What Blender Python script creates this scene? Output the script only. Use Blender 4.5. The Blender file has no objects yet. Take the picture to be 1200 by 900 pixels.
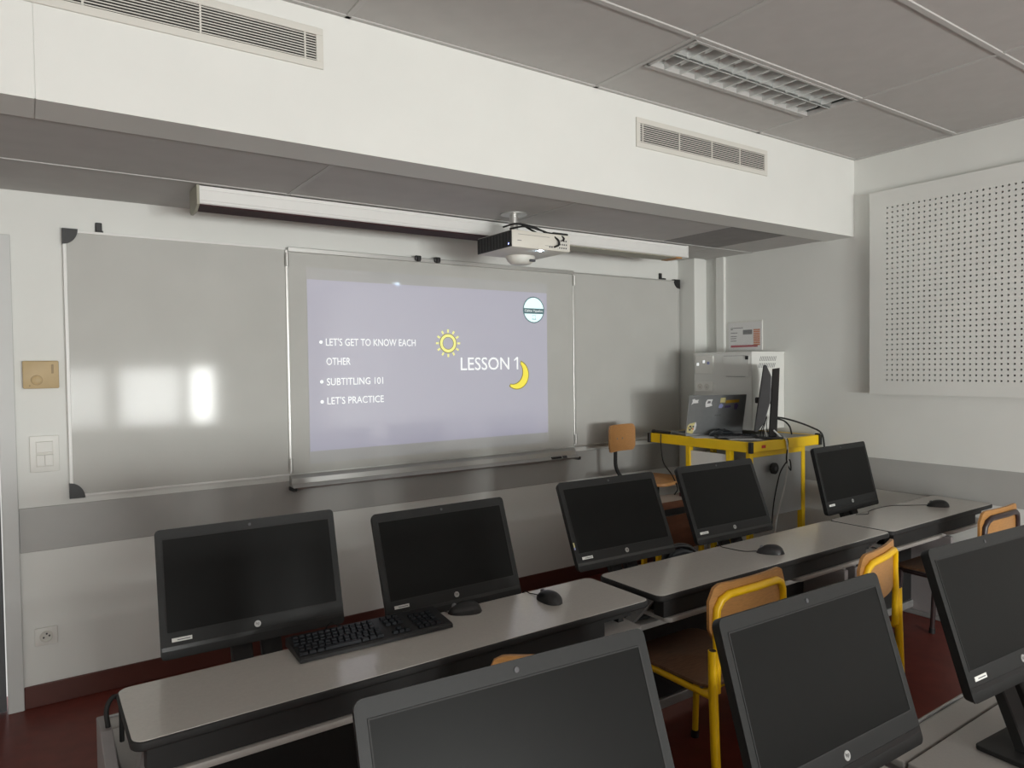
import bpy, bmesh, math, random
from mathutils import Vector, Matrix
random.seed(7)
C = bpy.context.scene.collection
PI = math.pi
R = math.radians

# ------------------------------------------------------------------ camera
CAM_H = 1.52
cam_d = bpy.data.cameras.new('camera')
cam_d.sensor_fit = 'HORIZONTAL'; cam_d.sensor_width = 36.0
cam_d.lens = 36.0 * 826.92 / 1200.0
cam_d.clip_start = 0.02; cam_d.clip_end = 100
cam = bpy.data.objects.new('camera', cam_d); C.objects.link(cam)
cr = Vector((0.8230090, -0.5678877, -0.0126341))
cu = Vector((0.0259046, 0.0153047, 0.9995473))
cw = Vector((0.5674373, 0.8229637, -0.0273069))
M = Matrix(((cr.x, cu.x, -cw.x, 0), (cr.y, cu.y, -cw.y, 0), (cr.z, cu.z, -cw.z, CAM_H), (0, 0, 0, 1)))
cam.matrix_world = M
bpy.context.scene.camera = cam

# ------------------------------------------------------------------ world: plain overcast sky above bright ground
SKY = 1.6
W = bpy.data.worlds.new('overcast'); bpy.context.scene.world = W; W.use_nodes = True
nt = W.node_tree; nt.nodes.clear()
wo = nt.nodes.new('ShaderNodeOutputWorld'); bg = nt.nodes.new('ShaderNodeBackground')
tc = nt.nodes.new('ShaderNodeTexCoord'); sp = nt.nodes.new('ShaderNodeSeparateXYZ'); rp = nt.nodes.new('ShaderNodeValToRGB')
mr = nt.nodes.new('ShaderNodeMapRange'); mr.inputs['From Min'].default_value = -1; mr.inputs['From Max'].default_value = 1
nt.links.new(tc.outputs['Generated'], sp.inputs[0]); nt.links.new(sp.outputs['Z'], mr.inputs['Value'])
nt.links.new(mr.outputs[0], rp.inputs[0]); nt.links.new(rp.outputs[0], bg.inputs[0]); nt.links.new(bg.outputs[0], wo.inputs[0])
rp.color_ramp.elements[0].position = 0.48; rp.color_ramp.elements[0].color = (.45, .45, .43, 1)
rp.color_ramp.elements[1].position = 0.52; rp.color_ramp.elements[1].color = (.95, .98, 1.0, 1)
bg.inputs[1].default_value = SKY

# ------------------------------------------------------------------ daylight through the four windows of the back wall, plus added fill at the blinds
YB = -5.0                                   # back wall
WIN = [(-2.1, -0.62), (-0.45, 1.04), (1.19, 2.10), (2.22, 2.62)]
WZ0, WZ1, WZ2 = 0.62, 1.56, 2.45           # clear pane / opaque roller blind above
def area(name, loc, rot, sx, sy, power, col):
    l = bpy.data.lights.new(name, 'AREA'); l.shape = 'RECTANGLE'; l.size = sx; l.size_y = sy
    l.energy = power; l.color = col
    o = bpy.data.objects.new(name, l); C.objects.link(o); o.location = loc; o.rotation_euler = rot
    return o
P_CLEAR, P_BLIND_FILL = 94.0, 3.0
SHARE = (.22, .85, 1.40, 3.0)                # per-window lamp weights, tuned to shift the light to the right              # watts per square metre of window
for i, (a, b) in enumerate(WIN):
    w = b - a
    area('daylight_pane', ((a + b) / 2, YB + .03, (WZ0 + WZ1) / 2), (R(90), 0, 0), w - .06, WZ1 - WZ0 - .06, P_CLEAR * SHARE[i] * w * (WZ1 - WZ0), (.98, 1.0, .97))
    area('blind_fill', ((a + b) / 2, YB + .06, (WZ1 + WZ2) / 2), (R(90), 0, 0), w - .06, WZ2 - WZ1 - .06, P_BLIND_FILL * w * (WZ2 - WZ1), (1.0, .98, .93))  # added weak fill lamp in front of the opaque blind, for the bulkhead

vs = bpy.context.scene.view_settings
vs.view_transform = 'Standard'; vs.look = 'None'; vs.gamma = 1.0; vs.use_curve_mapping = False
vs.exposure = 0.0

# ------------------------------------------------------------------ materials
MATS = {}
def mat(name, col, rough=.5, metal=0.0, spec=.5, emit=None, estr=0, noise=0.0, nscale=20, bump=0.0, bscale=200, coat=0, stretch=None):
    m = bpy.data.materials.new(name); m.use_nodes = True
    n = m.node_tree; b = n.nodes['Principled BSDF']
    b.inputs['Base Color'].default_value = (*col, 1); b.inputs['Roughness'].default_value = rough
    b.inputs['Metallic'].default_value = metal; b.inputs['Specular IOR Level'].default_value = spec
    if coat: b.inputs['Coat Weight'].default_value = coat; b.inputs['Coat Roughness'].default_value = .08
    if emit: b.inputs['Emission Color'].default_value = (*emit, 1); b.inputs['Emission Strength'].default_value = estr
    tcn = None
    if noise or bump:
        tcn = n.nodes.new('ShaderNodeTexCoord'); src = tcn.outputs['Object']
        if stretch:
            mp = n.nodes.new('ShaderNodeMapping'); mp.inputs['Scale'].default_value = stretch
            n.links.new(src, mp.inputs[0]); src = mp.outputs[0]
    if noise:
        t = n.nodes.new('ShaderNodeTexNoise'); t.inputs['Scale'].default_value = nscale; t.inputs['Detail'].default_value = 5
        n.links.new(src, t.inputs['Vector'])
        r = n.nodes.new('ShaderNodeValToRGB')
        r.color_ramp.elements[0].position = .3; r.color_ramp.elements[1].position = .7
        r.color_ramp.elements[0].color = (*[c * (1 - noise) for c in col], 1)
        r.color_ramp.elements[1].color = (*[min(1, c * (1 + noise)) for c in col], 1)
        n.links.new(t.outputs['Fac'], r.inputs[0]); n.links.new(r.outputs[0], b.inputs['Base Color'])
    if bump:
        t = n.nodes.new('ShaderNodeTexNoise'); t.inputs['Scale'].default_value = bscale; t.inputs['Detail'].default_value = 3
        n.links.new(src, t.inputs['Vector'])
        bp = n.nodes.new('ShaderNodeBump'); bp.inputs['Strength'].default_value = bump; bp.inputs['Distance'].default_value = .002
        n.links.new(t.outputs['Fac'], bp.inputs['Height']); n.links.new(bp.outputs[0], b.inputs['Normal'])
    MATS[name] = m
    return m
wall_m = mat('wall_paint', (.76, .77, .74), .7, noise=.02, nscale=3, bump=.08, bscale=350)
band_m = mat('grey_band', (.42, .42, .405), .45, noise=.03, nscale=6)
tile_m = mat('ceiling_tile', (.50, .49, .475), .9, noise=.03, nscale=9, bump=.2, bscale=500)
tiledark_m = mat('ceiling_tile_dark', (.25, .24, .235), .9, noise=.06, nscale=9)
grid_m = mat('ceiling_grid', (.50, .495, .48), .6)
floor_m = mat('red_lino', (.16, .031, .021), .42, spec=.4, noise=.12, nscale=14)
base_m = mat('red_brown_skirting', (.10, .032, .024), .4, noise=.08, nscale=10)
door_m = mat('door_dark', (.10, .105, .11), .5, noise=.05, nscale=5)
frame_m = mat('door_frame', (.60, .61, .60), .5)
board_m = mat('whiteboard_enamel', (.53, .53, .505), .085, spec=.13, noise=.025, nscale=4)
alu_m = mat('aluminium', (.62, .62, .60), .38, metal=.75)
aluwhite_m = mat('white_alu', (.80, .80, .78), .4, noise=.01)
black_m = mat('black_plastic', (.015, .015, .016), .45, noise=.15, nscale=60)
matblack_m = mat('matte_black', (.012, .012, .012), .7, noise=.1, nscale=40)
mon_m = mat('monitor_plastic', (.018, .0185, .0185), .45, spec=.2, noise=.05, nscale=80, bump=.1, bscale=900)
chin_m = mat('monitor_chin', (.012, .012, .012), .35, noise=.05, nscale=50)
screen_m = mat('matte_screen', (.009, .0092, .009), .36, spec=.07, noise=.04, nscale=30)
silver_m = mat('silver_logo', (.36, .36, .35), .4, metal=.3)
stick_m = mat('white_sticker', (.70, .70, .67), .6, noise=.02, nscale=60)
ink_m = mat('dark_ink', (.06, .06, .065), .6)
desk_m = mat('desk_laminate', (.54, .515, .48), .20, spec=1.0, noise=.03, nscale=120)
tray_m = mat('tray_laminate', (.37, .35, .33), .42, noise=.03, nscale=120)
panel_m = mat('desk_side_grey', (.27, .25, .25), .5, noise=.03, nscale=20)
steel_m = mat('grey_steel', (.33, .33, .325), .4, metal=.4, noise=.04, nscale=15)
yellow_m = mat('yellow_enamel', (.84, .50, .004), .36, noise=.04, nscale=12)
yellow2_m = mat('yellow_bench', (.95, .62, .008), .4, noise=.05, nscale=10)
brown_tube_m = mat('brown_tube', (.035, .022, .022), .35, noise=.05, nscale=20)
wood_m = mat('beech_ply', (.42, .205, .062), .42, noise=.16, nscale=12, stretch=(3, 3, 30))
seatwood_m = mat('worn_seat_ply', (.165, .085, .045), .5, noise=.2, nscale=14, stretch=(2, 14, 2))
stoolwood_m = mat('stool_ply', (.43, .215, .08), .45, noise=.12, nscale=12, stretch=(4, 4, 30))
brownbox_m = mat('brown_wood', (.12, .045, .022), .5, noise=.15, nscale=9, stretch=(2, 2, 14))
lighttop_m = mat('worn_laminate_top', (.36, .31, .27), .5, noise=.08, nscale=9)
white_m = mat('white_plastic', (.78, .78, .74), .45, noise=.01)
cream_m = mat('projector_cream', (.72, .70, .63), .45, noise=.02, nscale=8)
thermo_m = mat('aged_beige_plastic', (.50, .37, .19), .5, noise=.06, nscale=14)
thermo2_m = mat('aged_beige_dark', (.30, .22, .11), .5)
dark_m = mat('dark_void', (.02, .018, .017), .8)
slot_m = mat('maroon_fabric', (.030, .004, .006), .8, noise=.1, nscale=40)
capb_m = mat('cap_beige', (.36, .35, .28), .5, noise=.03)
refl_m = mat('louvre_alu', (.62, .64, .63), .28, metal=.9)
blade_m = mat('louvre_blade_white', (.74, .75, .74), .35, metal=.55)
cab_m = mat('cabinet_white', (.74, .75, .72), .45, noise=.015, nscale=5)
benchtop_m = mat('bench_top_grey', (.17, .16, .15), .4, noise=.08, nscale=16)
metalpanel_m = mat('brushed_panel', (.44, .45, .45), .38, metal=.45, noise=.06, nscale=7, stretch=(1, 1, .2))
laptop_m = mat('laptop_lid', (.24, .25, .255), .34, metal=.5, noise=.04, nscale=30)
greyback_m = mat('monitor_back_grey', (.04, .04, .043), .4, noise=.05, nscale=25)
paper_m = mat('paper_white', (.80, .80, .80), .7, noise=.02, nscale=20)
orange_m = mat('print_orange', (.62, .20, .07), .6)
redp_m = mat('print_red', (.45, .05, .08), .6)
greyp_m = mat('print_grey', (.16, .16, .17), .6)
maroon_m = mat('dark_red_plastic', (.05, .008, .012), .5)
whitec_m = mat('white_cable', (.6, .6, .58), .5)
bluegrey_m = mat('blue_grey_plastic', (.03, .036, .042), .35, noise=.05)
key_m = mat('key_black', (.016, .018, .022), .55, spec=.2)
stk_y = mat('sticker_yellow', (.60, .54, .25), .5, noise=.15, nscale=90)
stk_o = mat('sticker_gold', (.40, .24, .02), .4)
stk_v = mat('sticker_violet', (.09, .06, .16), .4)
stk_b = mat('sticker_blue', (.30, .33, .60), .4)
stk_w = mat('sticker_white', (.66, .66, .66), .5, noise=.06, nscale=120)
red_m = mat('red_tape', (.62, .05, .02), .5)
blind_m = mat('blind_fabric', (.30, .29, .27), .8)
clear_m = bpy.data.materials.new('clear_film'); clear_m.use_nodes = True
n = clear_m.node_tree; n.nodes.clear()
o_ = n.nodes.new('ShaderNodeOutputMaterial'); mx = n.nodes.new('ShaderNodeMixShader'); tr = n.nodes.new('ShaderNodeBsdfTransparent'); gl = n.nodes.new('ShaderNodeBsdfGlossy')
gl.inputs['Roughness'].default_value = .1; mx.inputs[0].default_value = .08
n.links.new(tr.outputs[0], mx.inputs[1]); n.links.new(gl.outputs[0], mx.inputs[2]); n.links.new(mx.outputs[0], o_.inputs[0])
# projected light on the board: what the projector throws, seen as a lit screen
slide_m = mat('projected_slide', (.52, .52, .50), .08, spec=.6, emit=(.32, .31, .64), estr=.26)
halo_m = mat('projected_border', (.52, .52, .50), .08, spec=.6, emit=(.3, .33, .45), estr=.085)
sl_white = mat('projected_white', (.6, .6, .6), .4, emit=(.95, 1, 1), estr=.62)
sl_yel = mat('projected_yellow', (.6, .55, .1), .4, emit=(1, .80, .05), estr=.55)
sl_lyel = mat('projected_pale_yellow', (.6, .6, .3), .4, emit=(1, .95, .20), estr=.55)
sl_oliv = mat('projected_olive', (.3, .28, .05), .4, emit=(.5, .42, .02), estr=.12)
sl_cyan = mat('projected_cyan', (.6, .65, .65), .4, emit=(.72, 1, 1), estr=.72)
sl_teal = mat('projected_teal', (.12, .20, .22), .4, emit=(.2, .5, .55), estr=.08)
lens_m = mat('projector_light', (.8, .85, .9), .2, emit=(.55, .78, 1), estr=160)
led_m = mat('projector_led', (.5, .5, .9), .3, emit=(.4, .45, 1), estr=3)

# ------------------------------------------------------------------ mesh helpers
class MB:
    def __init__(s): s.bm = bmesh.new()
    def add(s, o, mtx=None):
        if mtx is not None: o.transform(mtx)
        me = bpy.data.meshes.new('t'); o.to_mesh(me); s.bm.from_mesh(me); bpy.data.meshes.remove(me); o.free()
        return s
    def box(s, x0, x1, y0, y1, z0, z1, bev=0, seg=2, mtx=None):
        b = bmesh.new(); bmesh.ops.create_cube(b, size=1)
        for v in b.verts:
            v.co = Vector(((x0 + x1) / 2 + v.co.x * (x1 - x0), (y0 + y1) / 2 + v.co.y * (y1 - y0), (z0 + z1) / 2 + v.co.z * (z1 - z0)))
        if bev: bmesh.ops.bevel(b, geom=b.edges[:], offset=bev, segments=seg, affect='EDGES', profile=.5)
        return s.add(b, mtx)
    def cyl(s, p0, p1, r, seg=16, r2=None):
        p0, p1 = Vector(p0), Vector(p1); d = p1 - p0
        b = bmesh.new(); bmesh.ops.create_cone(b, cap_ends=True, segments=seg, radius1=r, radius2=r if r2 is None else r2, depth=d.length)
        return s.add(b, Matrix.Translation((p0 + p1) / 2) @ d.to_track_quat('Z', 'Y').to_matrix().to_4x4())
    def tube(s, pts, r, seg=10, cap=True, fillet=0, fs=5):
        pts = [Vector(p) for p in pts]
        if fillet: pts = round_path(pts, fillet, fs)
        b = bmesh.new(); rings = []; prev = None
        for i, p in enumerate(pts):
            t = (pts[min(i + 1, len(pts) - 1)] - pts[max(i - 1, 0)]).normalized()
            if prev is None:
                a = Vector((0, 0, 1)) if abs(t.z) < .9 else Vector((1, 0, 0))
                u = t.cross(a).normalized()
            else:
                u = (prev - t * prev.dot(t)).normalized()
            v = t.cross(u); prev = u
            rings.append([b.verts.new(p + (u * math.cos(2 * PI * k / seg) + v * math.sin(2 * PI * k / seg)) * r) for k in range(seg)])
        for q in range(len(rings) - 1):
            for k in range(seg):
                b.faces.new((rings[q][k], rings[q][(k + 1) % seg], rings[q + 1][(k + 1) % seg], rings[q + 1][k]))
        if cap: b.faces.new(rings[0][::-1]); b.faces.new(rings[-1])
        return s.add(b)
    def prism(s, poly, a, b_, axis='Z', bev=0, seg=2):
        """poly: 2-D outline; axis Z: (x,y) a..b in z; axis Y: (x,z); axis X: (y,z)"""
        b = bmesh.new()
        def P(p, t):
            return Vector((p[0], p[1], t)) if axis == 'Z' else Vector((p[0], t, p[1])) if axis == 'Y' else Vector((t, p[0], p[1]))
        lo = [b.verts.new(P(p, a)) for p in poly]; hi = [b.verts.new(P(p, b_)) for p in poly]
        n_ = len(poly)
        b.faces.new(lo[::-1]); b.faces.new(hi)
        for i in range(n_): b.faces.new((lo[i], lo[(i + 1) % n_], hi[(i + 1) % n_], hi[i]))
        bmesh.ops.recalc_face_normals(b, faces=b.faces[:])
        if bev:
            ed = [e for e in b.edges if (e.verts[0] in lo) == (e.verts[1] in lo)]
            bmesh.ops.bevel(b, geom=ed, offset=bev, segments=seg, affect='EDGES', profile=.5)
        return s.add(b)
    def lathe(s, prof, seg=24, mtx=None):
        b = bmesh.new(); rings = []
        for r, z in prof:
            rings.append([b.verts.new((max(r, 1e-5) * math.cos(2 * PI * k / seg), max(r, 1e-5) * math.sin(2 * PI * k / seg), z)) for k in range(seg)])
        for q in range(len(rings) - 1):
            for k in range(seg): b.faces.new((rings[q][k], rings[q][(k + 1) % seg], rings[q + 1][(k + 1) % seg], rings[q + 1][k]))
        b.faces.new(rings[0][::-1]); b.faces.new(rings[-1])
        bmesh.ops.recalc_face_normals(b, faces=b.faces[:])
        return s.add(b, mtx)
    def quad(s, *ps):
        b = bmesh.new(); b.faces.new([b.verts.new(p) for p in ps]); return s.add(b)
    def build(s, name, m, parent=None, smooth=None, loc=None):
        me = bpy.data.meshes.new(name)
        bmesh.ops.recalc_face_normals(s.bm, faces=s.bm.faces[:])
        s.bm.to_mesh(me); s.bm.free(); me.materials.append(m)
        if smooth is not None:
            me.shade_smooth()
            me.set_sharp_from_angle(angle=R(smooth))
        o = bpy.data.objects.new(name, me); C.objects.link(o)
        if parent: o.parent = parent
        if loc: o.location = loc
        return o
def round_path(pts, r, fs):
    out = [pts[0]]
    for i in range(1, len(pts) - 1):
        a, b, c = pts[i - 1], pts[i], pts[i + 1]
        d1 = (a - b); d2 = (c - b); rr = min(r, d1.length * .48, d2.length * .48)
        p = b + d1.normalized() * rr; q = b + d2.normalized() * rr
        for k in range(fs + 1):
            t = k / fs; out.append(p * (1 - t) ** 2 + b * 2 * t * (1 - t) + q * t * t)
    out.append(pts[-1]); return out
def spline(pts, n_=8):
    pts = [Vector(p) for p in pts]; out = []
    P = [pts[0] * 2 - pts[1]] + pts + [pts[-1] * 2 - pts[-2]]
    for i in range(1, len(P) - 2):
        for k in range(n_):
            t = k / n_
            out.append(.5 * ((2 * P[i]) + (P[i + 1] - P[i - 1]) * t + (2 * P[i - 1] - 5 * P[i] + 4 * P[i + 1] - P[i + 2]) * t * t + (3 * P[i] - P[i - 1] - 3 * P[i + 1] + P[i + 2]) * t ** 3))
    out.append(pts[-1]); return out
def rrect(x0, x1, y0, y1, r, k=6, rs=None):
    rs = rs or (r, r, r, r); out = []                     # order: bl, br, tr, tl
    for (cx, cy, a, q) in ((x0, y0, 180, 0), (x1, y0, 270, 1), (x1, y1, 0, 2), (x0, y1, 90, 3)):
        rr = rs[q]
        if rr <= 0: out.append((cx, cy)); continue
        ox = cx + rr if cx == x0 else cx - rr; oy = cy + rr if cy == y0 else cy - rr
        for i in range(k + 1):
            t = R(a + 90 * i / k); out.append((ox + rr * math.cos(t), oy + rr * math.sin(t)))
    return out
def tag(o, label, cat, group=None):
    o['label'] = label; o['category'] = cat
    if group: o['group'] = group
    return o
def struct(o): o['kind'] = 'structure'; return o
def thing(name, loc, label, cat, rz=0, group=None):
    o = bpy.data.objects.new(name, None); C.objects.link(o); o.empty_display_size = .1
    o.location = loc; o.rotation_euler = (0, 0, rz); return tag(o, label, cat, group)
def share(o, parent, name=None):
    c = o.copy(); C.objects.link(c); c.parent = parent; return c
def text(body, name, m, parent, x, z, y, h=None, w=None, thick=.0006, plane='Y', align='L', font_off=0):
    """flat lettering facing -Y (plane Y) or -X (plane X); scaled to cap height h and width w"""
    cu_ = bpy.data.curves.new('txt', 'FONT'); cu_.body = body; cu_.size = 1; cu_.resolution_u = 3; cu_.offset = font_off
    ob = bpy.data.objects.new('txt', cu_); C.objects.link(ob)
    dg = bpy.context.evaluated_depsgraph_get(); me = bpy.data.meshes.new_from_object(ob.evaluated_get(dg))
    bpy.data.objects.remove(ob); bpy.data.curves.remove(cu_)
    xs = [v.co.x for v in me.vertices]; ys = [v.co.y for v in me.vertices]
    x0, x1, y0, y1 = min(xs), max(xs), min(ys), max(ys)
    sy = h / (y1 - y0) if h else w / (x1 - x0); sx = w / (x1 - x0) if w else sy
    ox = 0 if align == 'L' else -(x1 - x0) * sx / 2
    for v in me.vertices:
        a = (v.co.x - x0) * sx + ox; b = (v.co.y - y0) * sy
        v.co = Vector((x + a, y, z + b)) if plane == 'Y' else Vector((y, x - a, z + b))
    me.materials.clear(); me.materials.append(m); me.name = name
    o = bpy.data.objects.new(name, me); C.objects.link(o); o.parent = parent
    return o

# ------------------------------------------------------------------ structure
YW = 3.83; XR = 4.40; XL = -2.40; H = 2.80; YBK = 2.494; ZB = 2.312; LOWZ = 2.318
MB().box(XL - .2, XR + .2, YB - .2, YW + .2, -.1, 0); fl = MB().box(XL - .2, XR + .2, YB - .2, YW + .2, -.1, 0).build('floor', floor_m); struct(fl)
# front wall with door opening left of x=-.08
fw = MB(); fw.box(-.075, XR + .2, YW, YW + .15, 0, 2.9).box(XL - .2, -1.02, YW, YW + .15, 0, 2.9).box(-1.02, -.075, YW, YW + .15, 2.09, 2.9)
struct(fw.build('wall_front', wall_m))
struct(MB().box(XR, XR + .15, YB, YW, 0, 2.9).build('wall_right', wall_m))
struct(MB().box(XL - .15, XL, YB, YW, 0, 2.9).build('wall_left', wall_m))
bw = MB(); xs = [XL] + [v for ab in WIN for v in ab] + [XR]
for i in range(0, len(xs), 2): bw.box(xs[i], xs[i + 1], YB - .25, YB, 0, 2.9)
for a, b in WIN: bw.box(a, b, YB - .25, YB, 0, WZ0).box(a, b, YB - .25, YB, WZ2, 2.9)
struct(bw.build('wall_back', wall_m))
for i, (a, b) in enumerate(WIN):
    f = MB(); z0, z1 = WZ0, WZ2; y0, y1 = YB - .14, YB - .07
    f.box(a, a + .05, y0, y1, z0, z1).box(b - .05, b, y0, y1, z0, z1).box(a, b, y0, y1, z0, z0 + .05).box(a, b, y0, y1, z1 - .05, z1).box(a, b, y0, y1, WZ1 - .02, WZ1 + .02)
    f = struct(f.build('window_%d' % (i + 1), white_m))
    MB().box(a + .05, b - .05, YB - .108, YB - .102, z0 + .05, z1 - .05).build('pane', clear_m, f)
    MB().box(a + .02, b - .02, YB - .02, YB - .015, WZ1, z1).build('roller_blind', blind_m, f)
# bulkhead (boxed beam) with access-panel joint, column, cable trunking
bk = MB().box(XL, .043, YBK, YBK + .195, ZB, H + .05).box(.046, XR, YBK, YBK + .195, ZB, H + .05).box(.04, .05, YBK + .004, YBK + .195, ZB + .003, H + .05)
bko = struct(bk.build('wall_bulkhead', wall_m))
struct(MB().box(4.235, 4.352, 3.665, YW, 0, LOWZ, .003).build('wall_column', wall_m))
struct(MB().box(4.352, XR, 3.69, YW, 0, LOWZ).box(4.372, 4.378, 3.684, 3.692, 0, LOWZ).build('trim_1', wall_m))
struct(MB().box(4.372, XR, 3.50, 3.575, .9, LOWZ, .004).build('trim_2', wall_m))
# ceilings: backing slab, tiles, grid bars
ce = struct(MB().box(XL, XR, YB, YBK, H + .09, H + .14).build('ceiling', tile_m))
lc = struct(MB().box(XL, XR, YBK + .19, YW, LOWZ + .02, LOWZ + .08).build('ceiling', tile_m))
TX = [2.205 + 1.2 * k for k in range(-4, 3)]; TY = [2.494 - .6 * k for k in range(0, 13)]
proto = {}
for i in range(len(TX) - 1):
    a, b = max(TX[i], XL), min(TX[i + 1], XR)
    if b - a < .05: continue
    for j in range(len(TY) - 1):
        y1, y0 = TY[j], max(TY[j + 1], YB)
        if abs(TX[i] - 2.205) < .01 and j == 0: y1, y0, a0, b0 = 2.494, 2.20, a, b     # luminaire takes the rest of this bay
        g = .006
        key = (round(b - a, 3), round(y1 - y0, 3))
        if key not in proto:
            w_, d_ = key
            o = MB().box(-w_ / 2 + g, w_ / 2 - g, -d_ / 2 + g, d_ / 2 - g, 0, .018, .003, 1).build('ceiling_tile', tile_m, ce)
            proto[key] = o; 
        else: o = share(proto[key], ce)
        o.location = ((a + b) / 2, (y0 + y1) / 2, H + .001)
def bar(x0, x1, y0, y1, z, par):
    return MB().box(x0, x1, y0, y1, z - .004, z + .016, .0015, 1).build('grid_bar', grid_m, par)
for x in TX:
    if XL < x < XR: bar(x - .011, x + .011, YB, 2.494, H, ce)
for y in TY[1:]:
    if y > YB: bar(XL, XR, y - .012, y + .012, H - .001, ce)
bar(XL, XR, 2.474, 2.494, H, ce); bar(XR - .02, XR, YB, 2.474, H - .002, ce)
LX = [XL, -1.36, -.16, 1.02, 2.27, 3.47, 4.00, XR]; LY = [YBK + .195, 3.27, YW]
for i in range(len(LX) - 1):
    for j in range(2):
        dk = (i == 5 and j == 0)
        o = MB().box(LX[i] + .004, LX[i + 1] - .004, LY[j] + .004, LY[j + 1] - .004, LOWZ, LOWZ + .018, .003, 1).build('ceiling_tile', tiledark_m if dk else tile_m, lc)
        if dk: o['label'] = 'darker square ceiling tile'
for x in LX[1:5]: MB().box(x - .009, x + .009, LY[0], YW, LOWZ - .003, LOWZ + .012).build('grid_bar', grid_m, lc)
MB().box(XL, XR, 3.262, 3.278, LOWZ - .0035, LOWZ + .012).build('grid_bar', grid_m, lc)
# grey protection band and skirting
struct(MB().box(-.04, 4.235, YW - .006, YW, .705, .905, .002, 1).build('trim_3', band_m))
struct(MB().box(XR - .006, XR, .2, 3.62, .708, .905, .002, 1).build('trim_4', band_m))
struct(MB().box(-.04, 4.235, YW - .012, YW, 0, .10, .003).build('baseboard_front', base_m))
struct(MB().box(XR - .012, XR, .2, 3.62, 0, .10, .003).build('baseboard_right', base_m))
# door in the front wall
dr = struct(MB().box(-.10, -.04, YW - .02, YW + .12, 0, 2.12, .003).box(-1.06, -1.0, YW - .02, YW + .12, 0, 2.12, .003).box(-1.0, -.10, YW - .02, YW + .12, 2.06, 2.12, .003).build('door_1', frame_m))
MB().box(-.998, -.106, YW + .005, YW + .05, .008, 2.055, .002).build('door_leaf', door_m, dr)
hd = MB().tube([(-.98, YW + .005, 1.02), (-.98, YW - .045, 1.02), (-.86, YW - .045, 1.02)], .009, fillet=.02).build('door_handle', alu_m, dr, 40)

# ------------------------------------------------------------------ air vents in the bulkhead
def vent(x0, x1, z0, z1, nsl, div, label):
    t = thing('air_vent', ((x0 + x1) / 2, YBK, (z0 + z1) / 2), label, 'vent')
    w, h = (x1 - x0) / 2, (z1 - z0) / 2; b = .026
    f = MB(); y0, y1 = -.008, 0
    for q in ((-w, w, -h, -h + b), (-w, w, h - b, h), (-w, -w + b, -h + b, h - b), (w - b, w, -h + b, h - b)): f.box(q[0], q[1], y0, y1, q[2], q[3], .0015, 1)
    f.build('frame', cream2_m, t)
    MB().box(-w + b, w - b, -.0015, -.0005, -h + b, h - b).build('backing', dark_m, t)
    ih = 2 * (h - b); p = None
    for k in range(nsl):
        z = -h + b + ih * (k + .5) / nsl
        if p is None:
            p = MB().box(-w + b, w - b, -.0048, -.0022, -ih / nsl * .18, ih / nsl * .18).build('slat', cream2_m, t)
        o = p if k == 0 else share(p, t)
        o.location = (0, 0, z)
    for d in div:
        MB().box(d - (x0 + x1) / 2 - .003, d - (x0 + x1) / 2 + .003, -.0068, -.0015, -h + b, h - b).build('divider', cream2_m, t)
cream2_m = mat('vent_cream', (.66, .65, .60), .5)
vent(-.55, .911, CAM_H + 1.068, CAM_H + 1.212, 10, [-.5, -.18, .17, .50, .845], 'long slatted air vent at the left end of the white bulkhead')
vent(2.466, 3.492, CAM_H + 1.050, CAM_H + 1.192, 9, [2.51, 2.77, 3.02, 3.25], 'shorter slatted air vent at the right end of the white bulkhead')

# ------------------------------------------------------------------ recessed luminaire
lx0, lx1, ly0, ly1 = 2.225, 3.395, 1.905, 2.195
t = thing('ceiling_light', ((lx0 + lx1) / 2, (ly0 + ly1) / 2, H - .001), 'unlit recessed ceiling light with a two-row aluminium louvre grid', 'light')
w, d = (lx1 - lx0) / 2, (ly1 - ly0) / 2
f = MB(); b = .014
for q in ((-w, w, -d, -d + b), (-w, w, d - b - .012, d), (-w, -w + b, -d + b, d - b), (w - b, w, -d + b, d - b)): f.box(q[0], q[1], q[2], q[3], -.006, .016, .001, 1)
f.build('frame', grid_m, t)
# parabolic reflectors open downwards
for s_ in (-1, 1):
    c0 = s_ * (d / 2 - .004); hw = d / 2 - .014
    b_ = bmesh.new(); rows = []
    for k in range(13):
        a = -1 + k / 6; zz = .058 * (1 - a * a) ** .6 + .001
        rows.append((b_.verts.new((-w + b, c0 + a * hw, zz)), b_.verts.new((w - b, c0 + a * hw, zz))))
    for k in range(12): b_.faces.new((rows[k][0], rows[k + 1][0], rows[k + 1][1], rows[k][1]))
    m_ = MB(); m_.add(b_); m_.build('reflector', refl_m, t, 40)
    p = None
    for k in range(1, 12):
        x = -w + 2 * w * k / 12 + .0
        if p is None: p = MB().prism([(-.0028, -.006), (.0028, -.006), (.0012, .032), (-.0012, .032)], c0 - hw, c0 + hw, 'Y').build('louvre_blade', blade_m, t)
        o = p if k == 1 else share(p, t)
        o.location = (x, 0, 0)
MB().box(-w + b, w - b, -.007, -.001, -.006, .03).build('centre_spine', refl_m, t)

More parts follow.
